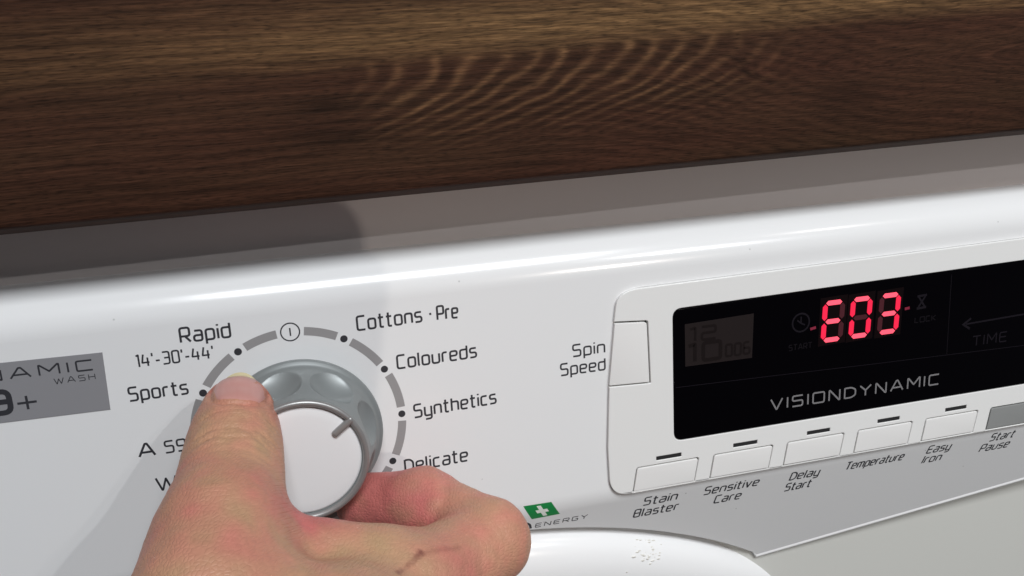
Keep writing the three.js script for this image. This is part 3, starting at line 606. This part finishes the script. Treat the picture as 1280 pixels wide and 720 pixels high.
    if (p[2] > 55) {
      const [u, w, o] = cut(p), g = N(p[0] * 0.8, p[1] * 0.8, 4), k = Math.max((0.62 + 0.3 * N(p[0] * 0.5, p[1] * 0.5, 8)) * (1 - smoothstep(u + g * 0.35, 0.35, 1.25)), 0.8 * (1 - smoothstep(o + g * 0.3, 0.5, 1.5)), 0.3 * (1 - smoothstep(w + g * 0.4, 0.3, 1.2)));
      c = [lerp(c[0], 0.17, k), lerp(c[1], 0.05, k), lerp(c[2], 0.038, k)];
    }
    return c;
  };
  const fine = (p) => 0.07 * N(p[0] / 1.5, p[1] / 1.5, p[2] / 1.5) + 0.09 * N(p[0] / 3, p[1] / 3, p[2] / 3) + 0.2 * N(p[0] / 6, p[1] / 6, p[2] / 6) + 0.3 * N(p[0] / 14, p[1] / 14, p[2] / 14 + 4);
  const handGeo = grown(hand, [-62, -112, 2], [72, 32, 134], 0.8, skin, fine);
  // forearm out of the picture
  const armParts = [[cone(V(14, -80, 150), 26, V(24, -98, 168), 27.5), 5], [cone(V(24, -98, 168), 27.5, elbow, 42), 20]];
  const armField = (p) => { let d = 1e9; for (const [f, k] of armParts) d = smin(d, f(p), d > 1e8 ? 1e-3 : k); return d; };
  const armGeo = grown(armField, [-40, -320, 110], [180, -30, 400], 5, () => [0.56, 0.30, 0.21]);
  const geo = mergeGeometries([handGeo, armGeo]);
  const seeds = Array.from({ length: 20 * 20 }, (_, i) => [((i % 20) + rnd()) / 20, (Math.floor(i / 20) + rnd()) / 20]);
  const pores = texture(320, 320, (x, y) => {                     // fine criss-cross lines of skin: distance between the two nearest cells
    const u = x / 320, v = y / 320, cx = Math.floor(u * 20), cy = Math.floor(v * 20); let a = 9, b = 9;
    for (let j = -1; j <= 1; j++) for (let i = -1; i <= 1; i++) { const q = seeds[((cy + j + 20) % 20) * 20 + (cx + i + 20) % 20]; let du = Math.abs(q[0] - u), dv = Math.abs(q[1] - v); du = Math.min(du, 1 - du); dv = Math.min(dv, 1 - dv); const d = Math.hypot(du, dv) * 20; if (d < a) { b = a; a = d; } else if (d < b) b = d; }
    const k = smoothstep(b - a, 0, 0.4); return [k, k, k];
  }, false);
  const skinMat = new THREE.MeshPhysicalMaterial({ vertexColors: true, roughness: 0.5, bumpMap: pores, bumpScale: 0.00006, sheen: 0.25, sheenRoughness: 0.5, sheenColor: rgb(0.5, 0.25, 0.18) });
  const person = thing('hand', 'bare right hand gripping the dial between thumb and bent finger', 'hand', [-20, -36, 108]);
  part('skin', geo, skinMat, person);
  // thumb nail: a thin curved plate lying in its groove
  const P = V(0, 0, 0), nail = [], nidx = [], NU = 26, NV = 26, back = [];
  const solve = (a, b) => { let t = 16; for (let k = 0; k < 60; k++) { P.copy(T.tip).addScaledVector(axis, a).addScaledVector(nailB, b).addScaledVector(nailN, t); const d = hand([P.x, P.y, P.z]); t -= d * 0.7; if (Math.abs(d) < 0.005) break; } return t; };
  const rows = [];
  for (let j = 0; j <= NV; j++) for (let i = 0; i <= NU; i++) {
    const u = i / NU * 2 - 1, v = j / NV * 2 - 1, k = Math.sqrt(Math.max(1 - 0.42 * v * v, 0)), m = Math.sqrt(Math.max(1 - 0.42 * u * u, 0));
    const a = -1.0 + 8.2 * v * m * (v < 0 ? 1.05 : 1), b = 7.0 * u * k, edge = Math.max(Math.abs(u), v > 0 ? v : 0) ** 6, t = solve(Math.max(a, -8), b * 0.98) + 0.30 - 0.55 * edge + (v < -0.7 ? 0.25 : 0);
    P.copy(T.tip).addScaledVector(axis, a).addScaledVector(nailB, b).addScaledVector(nailN, t);
    nail.push(P.x, P.y, P.z);
    const white = smoothstep(-v, 0.74, 0.86), n1 = 0.5 + 0.5 * N(b, a / 6, 3);
    rows.push(lerp(lerp(0.55, 0.58, n1), 0.62, white), lerp(lerp(0.26, 0.30, n1), 0.54, white), lerp(lerp(0.23, 0.26, n1), 0.33, white));
  }
  for (let j = 0; j < NV; j++) for (let i = 0; i < NU; i++) { const a = j * (NU + 1) + i, b = a + 1, c = a + NU + 1; nidx.push(a, b, c, b, c + 1, c); }
  const ng = new THREE.BufferGeometry();
  ng.setAttribute('position', new THREE.Float32BufferAttribute(nail, 3));
  ng.setAttribute('color', new THREE.Float32BufferAttribute(rows, 3));
  ng.setIndex(nidx); ng.computeVertexNormals();
  part('thumb_nail', ng, new THREE.MeshStandardMaterial({ vertexColors: true, roughness: 0.33, side: THREE.DoubleSide }), person, 'pink thumb nail with pale tip');
  const sleeve = cone(V(52, -152, 224), 40, V(150, -320, 410), 58);
  part('sleeve', grown((p) => Math.max(sleeve(p), -((p[0] - 52) * 0.37 - (p[1] + 152) * 0.62 + (p[2] - 224) * 0.69)), [-10, -400, 180], [240, -90, 490], 6, () => [0.06, 0.065, 0.08]), new THREE.MeshStandardMaterial({ vertexColors: true, roughness: 0.9 }), person);
}

// ------------------------------------------------------------------ ceiling spotlights
for (const [[x, y, z], c, cd, size, label] of LAMPS) {
  const o = thing('ceiling_spotlight', label, 'spotlight', [x, y, z], undefined);
  const aim = V(60 - x, 10 - y, -z).normalize(), r = size * 0.02 / U;
  const q = new THREE.Quaternion().setFromUnitVectors(V(0, 0, 1), aim);
  const turn = (g) => g.applyQuaternion(q).translate(x, y, z);
  part('housing', turn(new THREE.CylinderGeometry(r * 1.3, r * 1.15, 110, 40, 1, true).rotateX(Math.PI / 2).translate(0, 0, -50)), M.chrome, o);
  part('back_cap', turn(new THREE.CircleGeometry(r * 1.3, 40).translate(0, 0, -105)), M.chrome, o);
  const lens = M.lens.clone(); lens.emissive = rgb(...c); lens.emissiveIntensity = cd / (Math.PI * (size * 0.02) ** 2) * 0.04;
  part('lens', turn(new THREE.CircleGeometry(r, 40).translate(0, 0, -2)), lens, o);
  const light = new THREE.SpotLight(rgb(...c), cd, 0, 0.5, 0.5, 2);
  light.position.copy(aim).multiplyScalar(12 * U);
  light.castShadow = true; light.shadow.radius = size; light.shadow.mapSize.set(2048, 2048); light.shadow.camera.near = 0.05; light.shadow.camera.far = 4;
  light.name = 'lamp';
  const target = new THREE.Object3D(); target.name = 'aim'; target.position.copy(toWorld(60, 10, 0));
  scene.add(target); light.target = target;
  o.add(light);
}

{ // large ceiling light, level in the world
  RectAreaLightUniformsLib.init();
  const [x, y, z] = CEILING.at, o = thing('ceiling_light', 'rectangular white diffuse ceiling light in front of the worktop', 'ceiling light', [x, y, z]);
  const level = (g) => g.applyMatrix4(new THREE.Matrix4().makeRotationX(-LEAN)).translate(x, y, z);
  part('frame', level(new RoundedBoxGeometry(CEILING.w / U + 40, 50, CEILING.d / U + 40, 2, 8).translate(0, 30, 0)), M.body, o);
  const glow = M.lens.clone(); glow.emissive = rgb(...CEILING.colour); glow.emissiveIntensity = 0.4;
  part('diffuser', level(new THREE.PlaneGeometry(CEILING.w / U, CEILING.d / U).rotateX(Math.PI / 2)), glow, o);
  const light = new THREE.RectAreaLight(rgb(...CEILING.colour), CEILING.nits, CEILING.w, CEILING.d);
  light.position.set(0, -8 * U, 0); light.rotation.x = -Math.PI / 2 - LEAN; light.name = 'lamp';
  o.add(light);
}
{ // the phone taking the picture, held level behind its lens: its shadow falls across the left of the panel
  const q = new THREE.Quaternion().setFromEuler(new THREE.Euler(-0.25023, -0.2439, -0.052, 'YXZ'));
  const put = (g) => g.applyQuaternion(q).translate(3.98, 105.48, 261.05), P = PHONE, cx = (P.right + P.left) / 2, cy = (P.top + P.bottom) / 2;
  const o = thing('smartphone', 'dark smartphone held sideways in front of the panel, taking the picture', 'phone', [3.98, 105.48, 266]);
  const outline = (d) => roundShape([[P.left + d, P.top - d], [P.left + d, P.bottom + d], [P.right - d, P.bottom + d], [P.right - d, P.top - d]], [17 - d, 17 - d, 17 - d, 23 - d]);
  part('case', put(slab(outline(0), P.back, P.back + P.thick, 1.2)), std([0.03, 0.03, 0.035], 0.5), o);
  part('screen', put(slab(outline(3), P.back + P.thick - 0.5, P.back + P.thick + 0.3, 0.1)), M.glass, o);
}

renderer.render(scene, camera);
